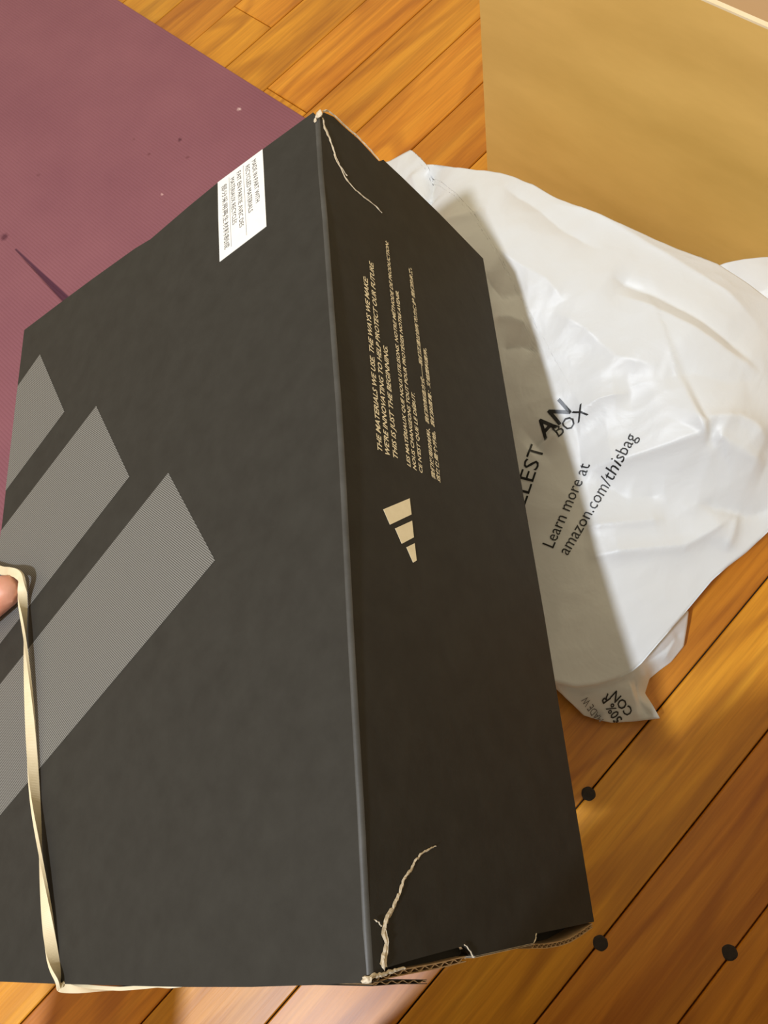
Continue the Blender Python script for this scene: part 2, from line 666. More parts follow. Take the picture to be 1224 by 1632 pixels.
Af, Bf = Vector((.1662, .2587, .3192)), Vector((-.0581, .0033, .3283))
A2f, L1f = Vector((.2160, .2104, .1944)), Vector((.0089, .3927, .2047))
A = at_depth((506, 181), zdepth(Af))
B = at_depth((590, 1562), zdepth(Bf))
L1 = at_depth((38.6, 526), zdepth(L1f))
A2 = at_depth((770, 412), zdepth(A2f))
n_top = (B - A).cross(L1 - A).normalized()
if n_top.z < 0:
    n_top = -n_top
n_side = (A2 - A).cross(B - A).normalized()
if n_side.dot(L1 - A) > 0:
    n_side = -n_side
e_long = (B - A).normalized()
e_w = -n_side
TOP = lambda p: on_plane(p, A, n_top)
SIDE = lambda p: on_plane(p, A, n_side)
B2 = SIDE((947, 1469))
L2 = TOP((-81, 1562))
Lp = L1 - A
A3, B3 = A2 + (L1 - A), B2 + (L2 - B)      # lower corners on the far side of the box
base_c = (A2 + B2 + A3 + B3) / 4
sbox = empty('shoe_box', base_c, 'black cardboard shoe box with dark grey stripes and torn corners, held tilted', 'box')
TH = 0.0022

edge_px = [(506, 181), (508.5, 225), (511.5, 272), (518, 343), (528, 480), (540, 640), (547, 760), (559, 1000), (569, 1180), (576, 1300), (585, 1480), (590, 1562)]
edge = [TOP(p) for p in edge_px]
R_ = 0.0016                                  # fold radius
# top panel: far edge, near edge slightly bowed
far_e = [TOP(p) for p in ((499, 179), (480, 193), (419, 237.5), (347.5, 290.5), (300, 329.5), (240, 381), (215, 396), (147, 444.7), (90, 487))]
near_e = [TOP(p) for p in ((585, 1566), (500, 1570), (400, 1573), (300, 1573), (240, 1572), (90, 1568), (0, 1564.5))]
edge_in = [p + e_w * R_ for p in edge]
left_e = [TOP(p) for p in ((5, 820), (13, 748), (23, 657.5))]
top_poly = edge_in[:-1] + near_e + [L2] + left_e + [L1] + far_e[::-1]
v, f = prism(top_poly, -n_top * TH)
top_p = mesh_obj('top_panel', v, f, M_black, sbox)
# side panel with its torn near and far edges
side_px = [(516, 179), (532, 186), (545, 199), (571.5, 222), (604, 257), (611, 254.5), (640, 281.6), (700, 340), (770, 412),
           (836, 800), (868, 984), (947, 1469), (900, 1479), (856, 1488), (850, 1503), (757, 1524), (742, 1507), (690, 1521), (650, 1532), (614, 1543), (603, 1556)]
side_poly = [SIDE(p) for p in side_px] + [p - n_top * R_ for p in edge[::-1][:-1]] + [edge[0] - n_top * R_]
side_poly = [p - n_side * (p - A).dot(n_side) for p in side_poly]
v, f = prism(side_poly, -n_side * TH)
side_p = mesh_obj('side_panel', v, f, M_black, sbox)
# rounded fold between the two
V, Fc = [], []
for i, p in enumerate(edge):
    c = p + e_w * R_ - n_top * R_
    for a in range(7):
        t = a / 6 * math.pi / 2
        V.append(c + n_top * R_ * math.cos(t) - e_w * R_ * math.sin(t))
for i in range(len(edge) - 1):
    for a in range(6):
        k = i * 7 + a
        Fc.append((k, k + 1, k + 8, k + 7))
M_fold = speckle_mat('scuffed_fold', (0.036, 0.034, 0.030), (0.075, 0.072, 0.066), 45, 0.5, 0.4, 0.0005, (1, 1, 1))
mesh_obj('fold_edge', V, Fc, M_fold, sbox, smooth=True, label='scuffed rounded edge')
# remaining walls of the box
dvec = A2 - A
v, f = prism([L1 - n_top * TH, L2 - n_top * TH, B3, A3], e_w * -TH)
mesh_obj('side_panel', v, f, M_black, sbox)
v, f = prism([A2 + e_w * TH, B2 + e_w * TH - e_long * .002, B3 - e_w * TH * 1.2 - e_long * .002, A3 - e_w * TH * 1.2], n_top * TH)
mesh_obj('bottom_panel', v, f, M_black, sbox)
ins = e_long * 0.004
v, f = prism([A + ins + e_w * .004 - n_top * .004, L1 + ins - e_w * .004 - n_top * .004, A3 + ins - e_w * .004 + n_top * .003, A2 + ins + e_w * .004 + n_top * .003], e_long * TH)
mesh_obj('end_panel', v, f, M_black, sbox)
ins = -e_long * 0.012
v, f = prism([B + ins + e_w * .004 - n_top * .004, L2 + ins - e_w * .004 - n_top * .004, B3 + ins - e_w * .004 + n_top * .003, B2 + ins + e_w * .004 + n_top * .003], e_long * -TH)
mesh_obj('end_panel', v, f, M_black, sbox)


# corrugated flaps that stand out beyond the torn edges
def flap(name, path, out, inward, depth, thick, waves, label, m_l=None):
    """corrugated board standing on edge: two liners and a wavy flute between them, along path"""
    n = 60
    pts = resample(path, n)
    def strip(off0, off1):
        V, Fc = [], []
        for p in pts:
            V += [p + out * off0, p + out * off1, p + out * off1 + inward * depth, p + out * off0 + inward * depth]
        for i in range(n - 1):
            a = i * 4
            for j in range(4):
                Fc.append((a + j, a + (j + 1) % 4, a + 4 + (j + 1) % 4, a + 4 + j))
        Fc += [(0, 3, 2, 1), (4 * n - 4, 4 * n - 3, 4 * n - 2, 4 * n - 1)]
        return V, Fc
    l = thick * 0.17
    a, b = strip(0, l), strip(thick - l, thick)
    V, Fc = merge(a, b)
    o = mesh_obj(name, V, Fc, m_l or M_kraft, sbox, label=label)
    V, Fc = [], []
    N = waves * 8
    pp = resample(path, N + 1)
    for i, p in enumerate(pp):
        c = thick * .5 + (thick * .5 - l) * math.sin(i / 8 * 2 * math.pi) * 0.95
        t = thick * .06
        V += [p + out * (c - t), p + out * (c + t), p + out * (c + t) + inward * depth, p + out * (c - t) + inward * depth]
    for i in range(N):
        a = i * 4
        for j in range(4):
            Fc.append((a + j, a + (j + 1) % 4, a + 4 + (j + 1) % 4, a + 4 + j))
    mesh_obj('flute', V, Fc, M_kraft, o)
    return o


inw = e_w
flap('end_flap', [SIDE(p) for p in ((594, 1558), (620, 1549), (645, 1544), (662, 1541), (700, 1534), (742, 1524))], e_long, inw, 0.05, 0.0016, 9, 'torn corrugated end flap with pale edge')
flap('end_flap', [SIDE(p) for p in ((846, 1504), (870, 1504), (893, 1500), (908, 1495), (926, 1484), (944, 1471))], e_long, inw, 0.05, 0.0016, 15, 'torn corrugated end flap with pale edge')
flap('end_flap', [SIDE((592, 1560)) + e_long * .0006, SIDE((632, 1561)) - e_w * .0005, SIDE((676, 1561)) - e_w * .001], e_long, inw, 0.03, 0.0012, 5, 'dark torn lower end flap', M_black)
flap('end_flap', [SIDE((757, 1524)), SIDE((850, 1503))], e_long, inw, 0.02, 0.0005, 3, 'thin torn paper edge', M_torn)

for poly, inset in (([(600, 1540), (742, 1500), (752, 1518), (745, 1527), (700, 1537), (600, 1556)], .004), ([(846, 1480), (944, 1463), (942, 1472), (924, 1485), (905, 1496), (870, 1504), (846, 1505)], .009)):
    P = [SIDE(p) + e_w * inset for p in poly]
    v, f = prism(P, e_w * .001)
    mesh_obj('dark_gap_sheet', v, f, M_black, sbox)  # added black sheet, stands in for the dark gap behind the torn edge
side_bvh = bvh_of(side_p)
top_bvh = bvh_of(top_p)


def tear(path_px, widths, name='tear', lift=0.0004, side=n_side, surf=SIDE, jit=.35, mat=M_torn, label='pale torn paper crack'):
    pts = [surf(p) for p in path_px]
    n = len(pts) * 3
    q = resample(pts, n)
    q = [p + side * 0.0002 + e_long * random.uniform(-.0002, .0002) + n_top * random.uniform(-.0002, .0002) for p in q]
    ws = [lerp(widths[0], widths[1], i / (n - 1)) for i in range(n)]
    v, f = ribbon(q, ws, side, lift, jit)
    return mesh_obj(name, v, f, mat, sbox, label=label)


tear([(514, 189), (517, 206), (525, 222), (531, 240), (535, 256), (544, 271), (549, 283), (556, 292), (565, 302), (577, 313), (590, 322), (600, 331), (608, 340)], (.0016, .0004))
tear([(515, 198), (522, 212), (527, 228), (533, 246), (540, 264), (547, 273), (552, 281)], (.0006, .0004), lift=.0004)
tear([(607, 1541), (612, 1520), (615, 1503), (610, 1490), (613, 1478), (616, 1464), (624, 1450), (630, 1437), (637, 1424), (640, 1412), (643, 1400), (650, 1392), (655, 1384), (660, 1373), (668, 1363), (676, 1357), (688, 1352), (694, 1348)], (.0022, .0004))
tear([(614, 1541), (616, 1515), (617, 1500), (612, 1480)], (.0010, .0006))
tear([(594, 1466), (601, 1468), (607, 1477)], (.0003, .0004), lift=.0003)
tear([(738, 1505), (746, 1512), (754, 1527)], (.0003, .0006), lift=.0003)
tear([(854, 1487), (853, 1497), (849, 1503)], (.0007, .0004), lift=.0003)
tear([(513, 178), (522, 177), (532, 184), (545, 197), (571, 220), (590, 240), (604, 256)], (.0012, .0007), name='torn_rim', lift=.0005, jit=.25, label='pale torn board rim')
tear([(586, 1562), (594, 1555), (604, 1555), (618, 1550), (632, 1546), (645, 1542)], (.0014, .0007), name='torn_rim', lift=.0003, jit=.2, label='pale torn board rim')


# crumpled paper at the two worn corners
def crumple(px, r, surf, nrm, name='crumpled_corner'):
    c = surf(px) + nrm * 0.0003
    bm = bmesh.new()
    bmesh.ops.create_icosphere(bm, subdivisions=2, radius=1.0)
    bm.verts.index_update()
    V = []
    for v in bm.verts:
        d = v.co.normalized()
        k = 0.55 + 0.75 * abs(noise.noise(d * 2.3 + Vector((px[0], px[1], 0))))
        V.append(c + (d.x * e_long * r[0] + d.y * e_w * r[1] + d.z * n_top * r[2]) * k)
    Fc = [tuple(v.index for v in f.verts) for f in bm.faces]
    bm.free()
    return mesh_obj(name, V, Fc, M_torn, sbox, label='crumpled pale paper at a worn corner')


crumple((509, 183), (.0030, .0028, .0012), TOP, n_top)
crumple((503, 192), (.0022, .0010, .0006), TOP, n_top)
crumple((586, 1561), (.0012, .0024, .0012), TOP, n_top)
crumple((610, 1535), (.0026, .0010, .0012), SIDE, n_side)

# printed stripes on the lid
def top_inter(p, q):      # where the line p->q on the lid meets the lid's left edge
    P, Q = TOP(p), TOP(q)
    d = Q - P
    ln = (L2 - L1).normalized()
    nrm = ln.cross(n_top)
    t = (L1 - P).dot(nrm) / d.dot(nrm)
    return P + d * t


lift = n_top * 0.00012
bars = [[TOP((63.9, 564.8)), TOP((103, 656.2)), top_inter((103, 656.2), (10.3, 781)), top_inter((63.9, 564.8), (29.6, 613.8))],
        [TOP((153.6, 647)), TOP((206.5, 759.8)), top_inter((206.5, 759.8), (98, 900)), top_inter((153.6, 647), (1.6, 846.4))],
        [TOP((268.5, 753.5)), TOP((343, 893)), top_inter((343, 893), (0, 1300)), top_inter((268.5, 753.5), (152, 900))]]
# local frame whose X axis runs across the hatch lines
hdir = (TOP((343, 893)) - TOP((268.5, 753.5))).normalized()
for P in bars:
    o0 = P[0]
    xa = (hdir.cross(n_top)).normalized()
    # hatch lines run a little off the bar's end edge
    ang = math.radians(18)
    xa = (xa * math.cos(ang) + hdir * math.sin(ang)).normalized()
    ya = n_top.cross(xa).normalized()
    me = bpy.data.meshes.new('printed_stripe')
    base_rot = Matrix((xa, ya, n_top)).transposed()
    inv = base_rot.transposed()
    me.from_pydata([tuple(inv @ (p + lift - o0)) for p in P], [], [tuple(range(len(P)))])
    me.materials.append(M_weave)
    o = bpy.data.objects.new('printed_stripe', me)
    o.parent = sbox
    o.matrix_local = Matrix.Translation(o0 - base_c) @ base_rot.to_4x4()
    col.objects.link(o)
    o['label'] = 'silver-grey hatched diagonal stripe'

def on_side(P):
    h = side_bvh.ray_cast(P + n_side * 0.05, -n_side)
    return (h[0] if h[0] is not None else P) + n_side * 0.00025


# small cream emblem and lettering on the dark side
for poly in ([(235, 490), (725, 285), (760, 585), (360, 775)], [(455, 845), (770, 700), (803, 1010), (580, 1130)], [(665, 1195), (818, 1120), (855, 1440), (790, 1480)]):
    P = [on_side(SIDE((590 + x / 11.66, 770 + y / 11.66))) for x, y in poly]
    v, f = prism(P, -n_side * .0001)
    mesh_obj('emblem_bar', v, f, M_cream, sbox, label='cream bar of the three-bar emblem')


up_side = -(A2 - A)
for body, p0, p1, cap in (
        ('THE MATERIALS WE USE. THE WAYS WE MAKE:', (608.5, 721), (585, 444), .0029),
        ("WE'RE INNOVATING TO HELP PROTECT OUR FUTURE.", (620.6, 727.5), (594, 420), .0029),
        ('THIS IS JUST THE BEGINNING.', (633.2, 732.5), (616.4, 553), .0029),
        ('LES MATÉRIAUX QUE NOUS UTILISONS. NOTRE MÉTHODE DE PRODUCTION:', (653.7, 745), (618, 386.5), .0023),
        ('NOUS CHANGEONS TOUT POUR PROTÉGER NOTRE AVENIR.', (663.1, 750.4), (634.4, 465), .0023),
        ("CE N'EST QUE LE DÉBUT.", (672.9, 755), (659.7, 627.4), .0023),
        ('我们使用的材料、我们的制造方式——我们正通过创新助力保护 我们的未来。', (692.7, 764), (655, 428), .0021),
        ('这仅仅是个开始。我们的愿景：终结塑料废弃。', (700.8, 769.5), (678.5, 556), .0021)):
    lettering('printed_text', body, SIDE(p0), SIDE(p1), up_side, cap, on_side, M_cream, sbox, shear=0.2, bold=0.018)

# white sticker near the far edge of the lid
st_px = [(418.8, 238.2), (420.2, 262), (422, 300), (425, 361), (350.6, 417.5), (348.5, 350), (347.5, 291)]
P = [TOP(p) + n_top * .00022 for p in st_px]
v, f = prism(P, -n_top * .00018)
stk = mesh_obj('sticker', v, f, M_label, sbox, label='white paper label with recycled materials text')


def on_top(Pt):
    return Pt - n_top * ((Pt - A).dot(n_top) - 0.0003)


def zpx(x, y):
    return (330 + x / 7.773, 220 + y / 7.773)


up_st = TOP((418.8, 270)) - TOP((348, 325))
for body, a, b, cap in (('MADE IN PART WITH', (560, 296), (608, 815), .0028), ('RECYCLED MATERIALS', (480, 362), (520, 940), .0028),
                        ('FAIT EN PARTIE AVEC DES', (372, 438), (407, 1122), .0028), ('MATÉRIAUX RECYCLÉS', (292, 518), (320, 1088), .0028),
                        ('部分采用再生材料制成', (190, 604), (224, 1388), .0028)):
    lettering('label_text', body, TOP(zpx(*a)), TOP(zpx(*b)), up_st, cap, on_top, M_ink, stk)
for a, b in (((452, 345), (495, 1210)), ((277, 492), (305, 1350))):
    p, q = TOP(zpx(*a)), TOP(zpx(*b))
    s = (q - p).normalized().cross(n_top) * .00008
    mesh_obj('rule_line', [on_top(x) for x in (p - s, p + s, q + s, q - s)], [(0, 1, 2, 3)], M_ink, stk)

# ================================================================== WHITE MAILER BAG
top_out = [(590, 262, .09), (620, 257, .10), (640, 246, .11), (655, 238, .112), (662, 252, .117), (670, 262, .120), (690, 262, .125), (720, 266, .135), (760, 272, .143), (800, 277, .146),
           (850, 294, .148), (885, 315, .148), (930, 335, .148), (980, 358, .147), (1030, 378, .145), (1080, 400, .142), (1145, 424, .138), (1224, 478, .130), (1290, 525, .118),
           (1318, 600, .105), (1312, 700, .092), (1285, 770, .082), (1250, 818, .078), (1224, 848, .076), (1190, 880, .073), (1160, 903, .071), (1135, 925, .069), (1085, 985, .063), (1050, 1025, .060),
           (1022, 1058, .056), (1006, 1072, .053), (985, 1082, .051), (950, 1092, .050), (915, 1096, .051), (884, 1088, .054), (850, 1060, .058), (800, 960, .064), (760, 820, .07), (720, 690, .08), (680, 560, .088), (640, 430, .088), (605, 330, .088)]
inner = [(850, 560, .118), (800, 450, .134), (900, 480, .136), (1000, 440, .143), (1100, 540, .138), (1000, 590, .124), (1160, 640, .122), (900, 670, .104), (990, 700, .104), (1120, 700, .114),
         (1210, 720, .104), (900, 800, .088), (1000, 800, .090), (1100, 800, .091), (910, 900, .077), (1000, 900, .078), (960, 1000, .066), (760, 400, .140), (720, 320, .137), (700, 420, .125), (800, 700, .092)]
ctrl = [(at_z((x, y), z), z) for x, y, z in top_out + inner]
pts = np.array([[p.x, p.y] for p, z in ctrl])
zz = np.array([z for p, z in ctrl])


def tps_fit(P, z, lam=2e-5):
    n = len(P)
    d = np.linalg.norm(P[:, None] - P[None], axis=2)
    K = np.where(d > 0, d * d * np.log(d + 1e-12), 0.0) + lam * np.eye(n)
    Q = np.hstack([np.ones((n, 1)), P])
    Am = np.block([[K, Q], [Q.T, np.zeros((3, 3))]])
    s = np.linalg.solve(Am, np.concatenate([z, np.zeros(3)]))
    return P, s[:n], s[n:]


def tps_eval(model, X):
    P, w, c = model
    d = np.linalg.norm(X[:, None] - P[None], axis=2)
    K = np.where(d > 0, d * d * np.log(d + 1e-12), 0.0)
    return K @ w + c[0] + X @ c[1:]


bag_model = tps_fit(pts, zz)

# creases: pixel polyline, rough height there, amplitude (m), width of the lit side, width of the far side (m)
creases = [
    ([(930, 738), (1000, 729), (1060, 717), (1110, 706), (1126, 700)], .108, .0075, .006, .030),
    ([(1126, 706), (1170, 722), (1224, 738)], .106, .0055, .008, .012),
    ([(1112, 700), (1124, 680), (1175, 676), (1200, 684), (1230, 706)], .112, .006, .010, .010),
    ([(972, 443), (1000, 456), (1040, 470), (1100, 498), (1160, 530), (1230, 572)], .140, -.0055, .010, .010),
    ([(978, 470), (1050, 500), (1110, 528), (1180, 560), (1230, 580)], .138, .004, .009, .012),
    ([(862, 703), (905, 672), (950, 648), (1000, 642)], .108, .0045, .008, .012),
    ([(845, 705), (880, 676), (925, 660)], .108, -.004, .006, .006),
    ([(930, 842), (1000, 838), (1060, 832)], .084, .0034, .004, .009),
    ([(935, 890), (1010, 880), (1090, 873), (1130, 852), (1168, 826)], .080, .0052, .005, .012),
    ([(1106, 812), (1140, 820), (1168, 826), (1200, 822), (1230, 812)], .08, -.0035, .006, .006),
    ([(1168, 826), (1166, 850), (1158, 880)], .074, .004, .010, .003),
    ([(800, 300), (850, 330), (900, 370), (960, 400)], .146, -.003, .010, .010),
    ([(870, 325), (940, 345), (1010, 380), (1080, 415), (1160, 455), (1224, 500)], .146, .003, .006, .012),
    ([(780, 400), (830, 430), (870, 450), (900, 480)], .138, .003, .010, .010),
    ([(880, 505), (930, 530), (980, 570), (1050, 590)], .128, .003, .010, .014),
    ([(683, 330), (688, 300), (688, 268)], .122, -.010, .006, .005),
    ([(684, 330), (664, 300), (655, 270)], .118, .004, .006, .008),
    ([(775, 445), (800, 470), (840, 470)], .132, -.003, .006, .008),
    ([(785, 500), (815, 505), (845, 520)], .128, .003, .004, .010),
    ([(795, 545), (830, 545), (855, 555)], .122, -.003, .006, .006),
    ([(700, 350), (740, 360), (775, 362)], .134, .0025, .006, .010),
    ([(1040, 610), (1100, 600), (1160, 610), (1224, 600)], .126, -.0025, .012, .016),
    ([(940, 760), (1000, 790), (1060, 790)], .094, -.002, .012, .012),
]
crease_w = [([at_z(p, z).xy for p in pl], a, w1, w2) for pl, z, a, w1, w2 in creases]


def crease_sum(X):
    out = np.zeros(len(X))
    for pl, a, w1, w2 in crease_w:
        best = np.full(len(X), 1e9)
        sgn = np.ones(len(X))
        tend = np.ones(len(X))
        ns = len(pl) - 1
        for i in range(ns):
            p, q = np.array(pl[i]), np.array(pl[i + 1])
            d = q - p
            t = np.clip(((X - p) @ d) / (d @ d), 0, 1)
            e = X - p - t[:, None] * d
            dist = np.hypot(e[:, 0], e[:, 1])
            s = np.sign(d[0] * e[:, 1] - d[1] * e[:, 0])
            m = dist < best
            best = np.where(m, dist, best)
            sgn = np.where(m, s, sgn)
            u = (i + t) / ns
            tend = np.where(m, np.minimum(1, np.minimum(u, 1 - u) * 6), tend)
        w = np.where(sgn > 0, w2, w1)
        out += a * tend * np.exp(-best / w)
    return out


def wrinkle(x, y):
    p = Vector((x * 1.0, y * 1.0, 0.3))
    h = 0.0
    for s, a in ((11, .0026), (24, .0016), (52, .0007)):
        q = Vector((p.x * s + p.y * s * .35, p.y * s * 1.25, s))
        h += a * (1 - 2.2 * abs(noise.noise(q)))
    return h * 0.42


def pouch(outline, center, zf, rings, nout, skirt, fine=True):
    """sheet over a closed outline [(Vector world)], centre Vector; optional skirt tucked in below"""
    out = resample(outline + [outline[0]], nout + 1)[:-1]
    c2 = Vector((center.x, center.y, 0))
    V, Fc = [], []
    XY = []
    for r in range(1, rings + 1):
        t = (r / rings) ** 0.8
        for p in out:
            q = c2.lerp(Vector((p.x, p.y, 0)), t)
            XY.append((q.x, q.y))
    X = np.array(XY + [(c2.x, c2.y)])
    Z = zf(X)
    V = [Vector((X[i, 0], X[i, 1], Z[i])) for i in range(len(X))]
    # keep the outline exactly where it is
    for j, p in enumerate(out):
        V[(rings - 1) * nout + j] = Vector(p)
    ci = len(V) - 1
    for j in range(nout):
        Fc.append((ci, j, (j + 1) % nout))
    for r in range(rings - 1):
        for j in range(nout):
            a, b = r * nout + j, r * nout + (j + 1) % nout
            Fc.append((a, a + nout, b + nout, b))
    last = (rings - 1) * nout
    prev = last
    for sc, zs in skirt:
        k = len(V)
        for j, p in enumerate(out):
            q = c2.lerp(Vector((p.x, p.y, 0)), sc)
            wob = 1 + .12 * noise.noise(Vector((q.x * 30, q.y * 30, zs * 9)))
            V.append(Vector((q.x, q.y, max(0.0015, p.z * zs * wob + 0.0015))))
        for j in range(nout):
            Fc.append((prev + j, k + j, k + (j + 1) % nout, prev + (j + 1) % nout))
        prev = k
    if skirt:
        Fc.append(tuple(prev + j for j in range(nout)))
    return V, Fc


outl = [at_z((x, y), z) for x, y, z in top_out]
cen = at_z((930, 640), .12)
bag = empty('plastic_mailer_bag', (cen.x, cen.y, 0), 'crumpled white plastic mailer bag with black print lying beside the box', 'bag')


def bag_z(X):
    z = tps_eval(bag_model, X) + crease_sum(X)
    z += np.array([wrinkle(x, y) for x, y in X])
    return z


V, Fc = pouch(outl, cen, bag_z, 110, 380, [(1.0, .93), (.985, .75), (.96, .45), (.93, .15), (.88, 0.0)])
sheet = mesh_obj('outer_sheet', V, Fc, M_bag, bag, smooth=True)
sheet.data.polygons[len(sheet.data.polygons) - 1].use_smooth = False

# loose folded tail that lies on the floor
flap_out = [(876, 1080, .040), (900, 1110, .024), (930, 1140, .010), (955, 1148, .008), (975, 1152, .008), (1010, 1150, .010), (1052, 1145, .016), (1041, 1125, .018), (1028, 1105, .012), (1035, 1082, .010),
            (1052, 1068, .009), (1070, 1055, .009), (1090, 1030, .010), (1095, 1000, .013), (1098, 974, .018), (1065, 975, .030), (1010, 1010, .032), (960, 1030, .034), (900, 1045, .036)]
fc = at_z((1000, 1085), .022)
fpts = [(at_z((x, y), z), z) for x, y, z in flap_out + [(985, 1090, .030), (940, 1108, .026), (1000, 1120, .020), (1018, 1112, .022), (1060, 1040, .020), (1030, 1075, .024), (975, 1130, .016), (1022, 1135, .016)]]
fm = tps_fit(np.array([[p.x, p.y] for p, z in fpts]), np.array([z for p, z in fpts]))
fcr = [([at_z(p, .02).xy for p in pl], a, w1, w2) for pl, a, w1, w2 in (
    ([(890, 1092), (925, 1103), (965, 1098), (1008, 1080)], -.003, .004, .004), ([(1008, 1082), (1020, 1120), (1040, 1143)], -.003, .004, .003),
    ([(1000, 1090), (1012, 1120), (1018, 1146)], .003, .004, .003), ([(1020, 1062), (1060, 1035), (1092, 1000)], -.003, .004, .004), ([(1060, 1050), (1080, 1010)], .002, .003, .003))]


def flap_z(X):
    global crease_w
    keep = crease_w
    crease_w = fcr
    z = tps_eval(fm, X) + crease_sum(X) + np.array([wrinkle(x * 1.6, y * 1.6) * .6 for x, y in X])
    crease_w = keep
    return np.maximum(z, 0.004)


V, Fc = pouch([at_z((x, y), z) for x, y, z in flap_out], fc, flap_z, 30, 160, [(.97, .5), (.92, 0.02)])
tail = mesh_obj('folded_tail', V, Fc, M_bag, bag, smooth=True, label='loose folded tail of the bag with upside-down print')
# fold that bulges up behind, against the wooden box
bo = [(1128, 432, .118), (1150, 421, .122), (1185, 413, .124), (1224, 410, .124), (1290, 415, .118), (1330, 470, .108), (1320, 540, .10), (1235, 545, .105), (1165, 485, .110)]
bc = at_z((1230, 460), .116)
bp_ = [(at_z((x, y), z), z) for x, y, z in bo + [(1230, 455, .122)]]
bmdl = tps_fit(np.array([[p.x, p.y] for p, z in bp_]), np.array([z for p, z in bp_]))
V, Fc = pouch([at_z((x, y), z) for x, y, z in bo], bc, lambda X: tps_eval(bmdl, X) + np.array([wrinkle(x, y) for x, y in X]), 24, 140, [(1.0, .8), (.97, .4), (.9, 0.0)])
mesh_obj('back_fold', V, Fc, M_bag, bag, smooth=True)

bag_bvh = bvh_of(sheet)
tail_bvh = bvh_of(tail)


def drop(bvh, off=.0004):
    def g(P):
        h = bvh.ray_cast(Vector((P.x, P.y, 1.0)), Vector((0, 0, -1)))
        if h[0] is None:
            return Vector((P.x, P.y, P.z))
        n = h[1] if h[1].z > 0 else -h[1]
        return h[0] + n * off
    return g


def hit_px(bvh, p):
    d = ray(p).normalized()
    h = bvh.ray_cast(CAM, d)
    return h[0] if h[0] is not None else at_z(p, .08)


def bag_text(body, a, b, upx, cap, bvh=None, mat=M_bagink, name='printed_text', bold=0.0):
    bv = bvh or bag_bvh
    P0, P1 = hit_px(bv, a), hit_px(bv, b)
    P0.z = P1.z = (P0.z + P1.z) / 2
    q = at_z((a[0] + upx[0] * 20, a[1] + upx[1] * 20), P0.z)
    return lettering(name, body, P0, P1, q - at_z(a, P0.z), cap, drop(bv), mat, bag, cuts=3, bold=bold)


upm = (-.87, -.5)
bag_text('Learn more at', (882, 874), (941, 741), upm, .0078)
bag_text('amazon.com/thisbag', (905, 886), (1016, 696), upm, .0078)
bag_text('LLEST', (837, 806), (869, 712), upm, .0100)
bag_text('BOX', (890, 697), (938, 660), (-.75, -.65), .0080)
bag_text('AN', (868, 702), (911, 655), (-.97, -.23), .0112, bold=.02)
upt = (-.77, .63)
bag_text('MADE W', (962, 1146), (935, 1108), upt, .0048, tail_bvh, M_bagink2)
bag_text('50% R', (992, 1146), (968, 1104), upt, .0056, tail_bvh, M_bagink, bold=.015)
bag_text('CON', (1010, 1132), (982, 1100), upt, .0056, tail_bvh, M_bagink, bold=.015)

# ================================================================== RUBBER BAND
def top_up(px, h):
    return on_plane(px, A + n_top * h, n_top)


E0 = TOP((-12, 950))
E2 = TOP((-13, 902))
dn = -n_top * (A2 - A).length
band_pts = [E2 + e_w * .0025 + dn - n_top * .002, E2 + e_w * .0025 + dn * .5, E2 + e_w * .003 - n_top * .001, E2 + n_top * .004,
            top_up((2, 909), .006), top_up((16, 911), .0085), top_up((28, 915), .0085), top_up((35, 926), .007), top_up((36, 955), .0042),
            top_up((39, 1010), .0034), top_up((47, 1130), .0030), top_up((54, 1250), .0028), top_up((63, 1350), .0027), top_up((74, 1450), .0026),
            top_up((83, 1520), .0022), top_up((92, 1560), .0018), top_up((97, 1571), .0002), TOP((106, 1576)) - n_top * .003, TOP((130, 1578)) - n_top * .004, TOP((180, 1578)) - n_top * .005,
            TOP((225, 1575)) - n_top * .007, TOP((262, 1572)) - n_top * .016, TOP((300, 1550)) - e_long * .006 + dn * .5, TOP((300, 1550)) + dn - n_top * .002 - e_long * .012]


def spline(P, n, closed=True):
    out = []
    m = len(P)
    for i in range(m if closed else m - 1):
        p0, p1, p2, p3 = P[(i - 1) % m], P[i], P[(i + 1) % m], P[(i + 2) % m]
        for k in range(n):
            t = k / n
            out.append(0.5 * ((2 * p1) + (p2 - p0) * t + (2 * p0 - 5 * p1 + 4 * p2 - p3) * t * t + (3 * p1 - p0 - 3 * p2 + p3) * t ** 3))
    return out


NB = 26
band_ref = [e_w * .7 - n_top * .7, e_w, e_w * .8 + n_top * .6, n_top] + [n_top] * 13 + [n_top * .8 + e_long * .6, n_top * .4 + e_long * .9, e_long, e_long, e_long, e_long, e_long * .7 - n_top * .7]
bp2 = spline(band_pts, NB)
nb = len(bp2)
V, Fc = [], []
i_a, i_b = 7 * NB, 16 * NB
for i, p in enumerate(bp2):
    t = (bp2[(i + 1) % nb] - bp2[(i - 1) % nb]).normalized()
    k0, ft = divmod(i / NB, 1)
    refn = (band_ref[int(k0) % len(band_ref)] * (1 - ft) + band_ref[(int(k0) + 1) % len(band_ref)] * ft).normalized()
    s1 = t.cross(refn).normalized()
    s2 = s1.cross(t).normalized()
    tw = 0.0
    if i_a <= i <= i_b:
        tw = math.pi * 3 * ((i - i_a) / (i_b - i_a)) ** .9
    a = s1 * math.cos(tw) + s2 * math.sin(tw)
    b = -s1 * math.sin(tw) + s2 * math.cos(tw)
    hw, ht = .0021, .0006
    V += [p + a * hw + b * ht, p - a * hw + b * ht, p - a * hw - b * ht, p + a * hw - b * ht]
for i in range(nb):
    for j in range(4):
        a0, b0 = i * 4, ((i + 1) % nb) * 4
        Fc.append((a0 + j, a0 + (j + 1) % 4, b0 + (j + 1) % 4, b0 + j))
rb = mesh_obj('rubber_band', V, Fc, M_band, None, loc=tuple(band_pts[13]))
rb['label'] = 'cream twisted rubber band stretched over the lid of the black box'
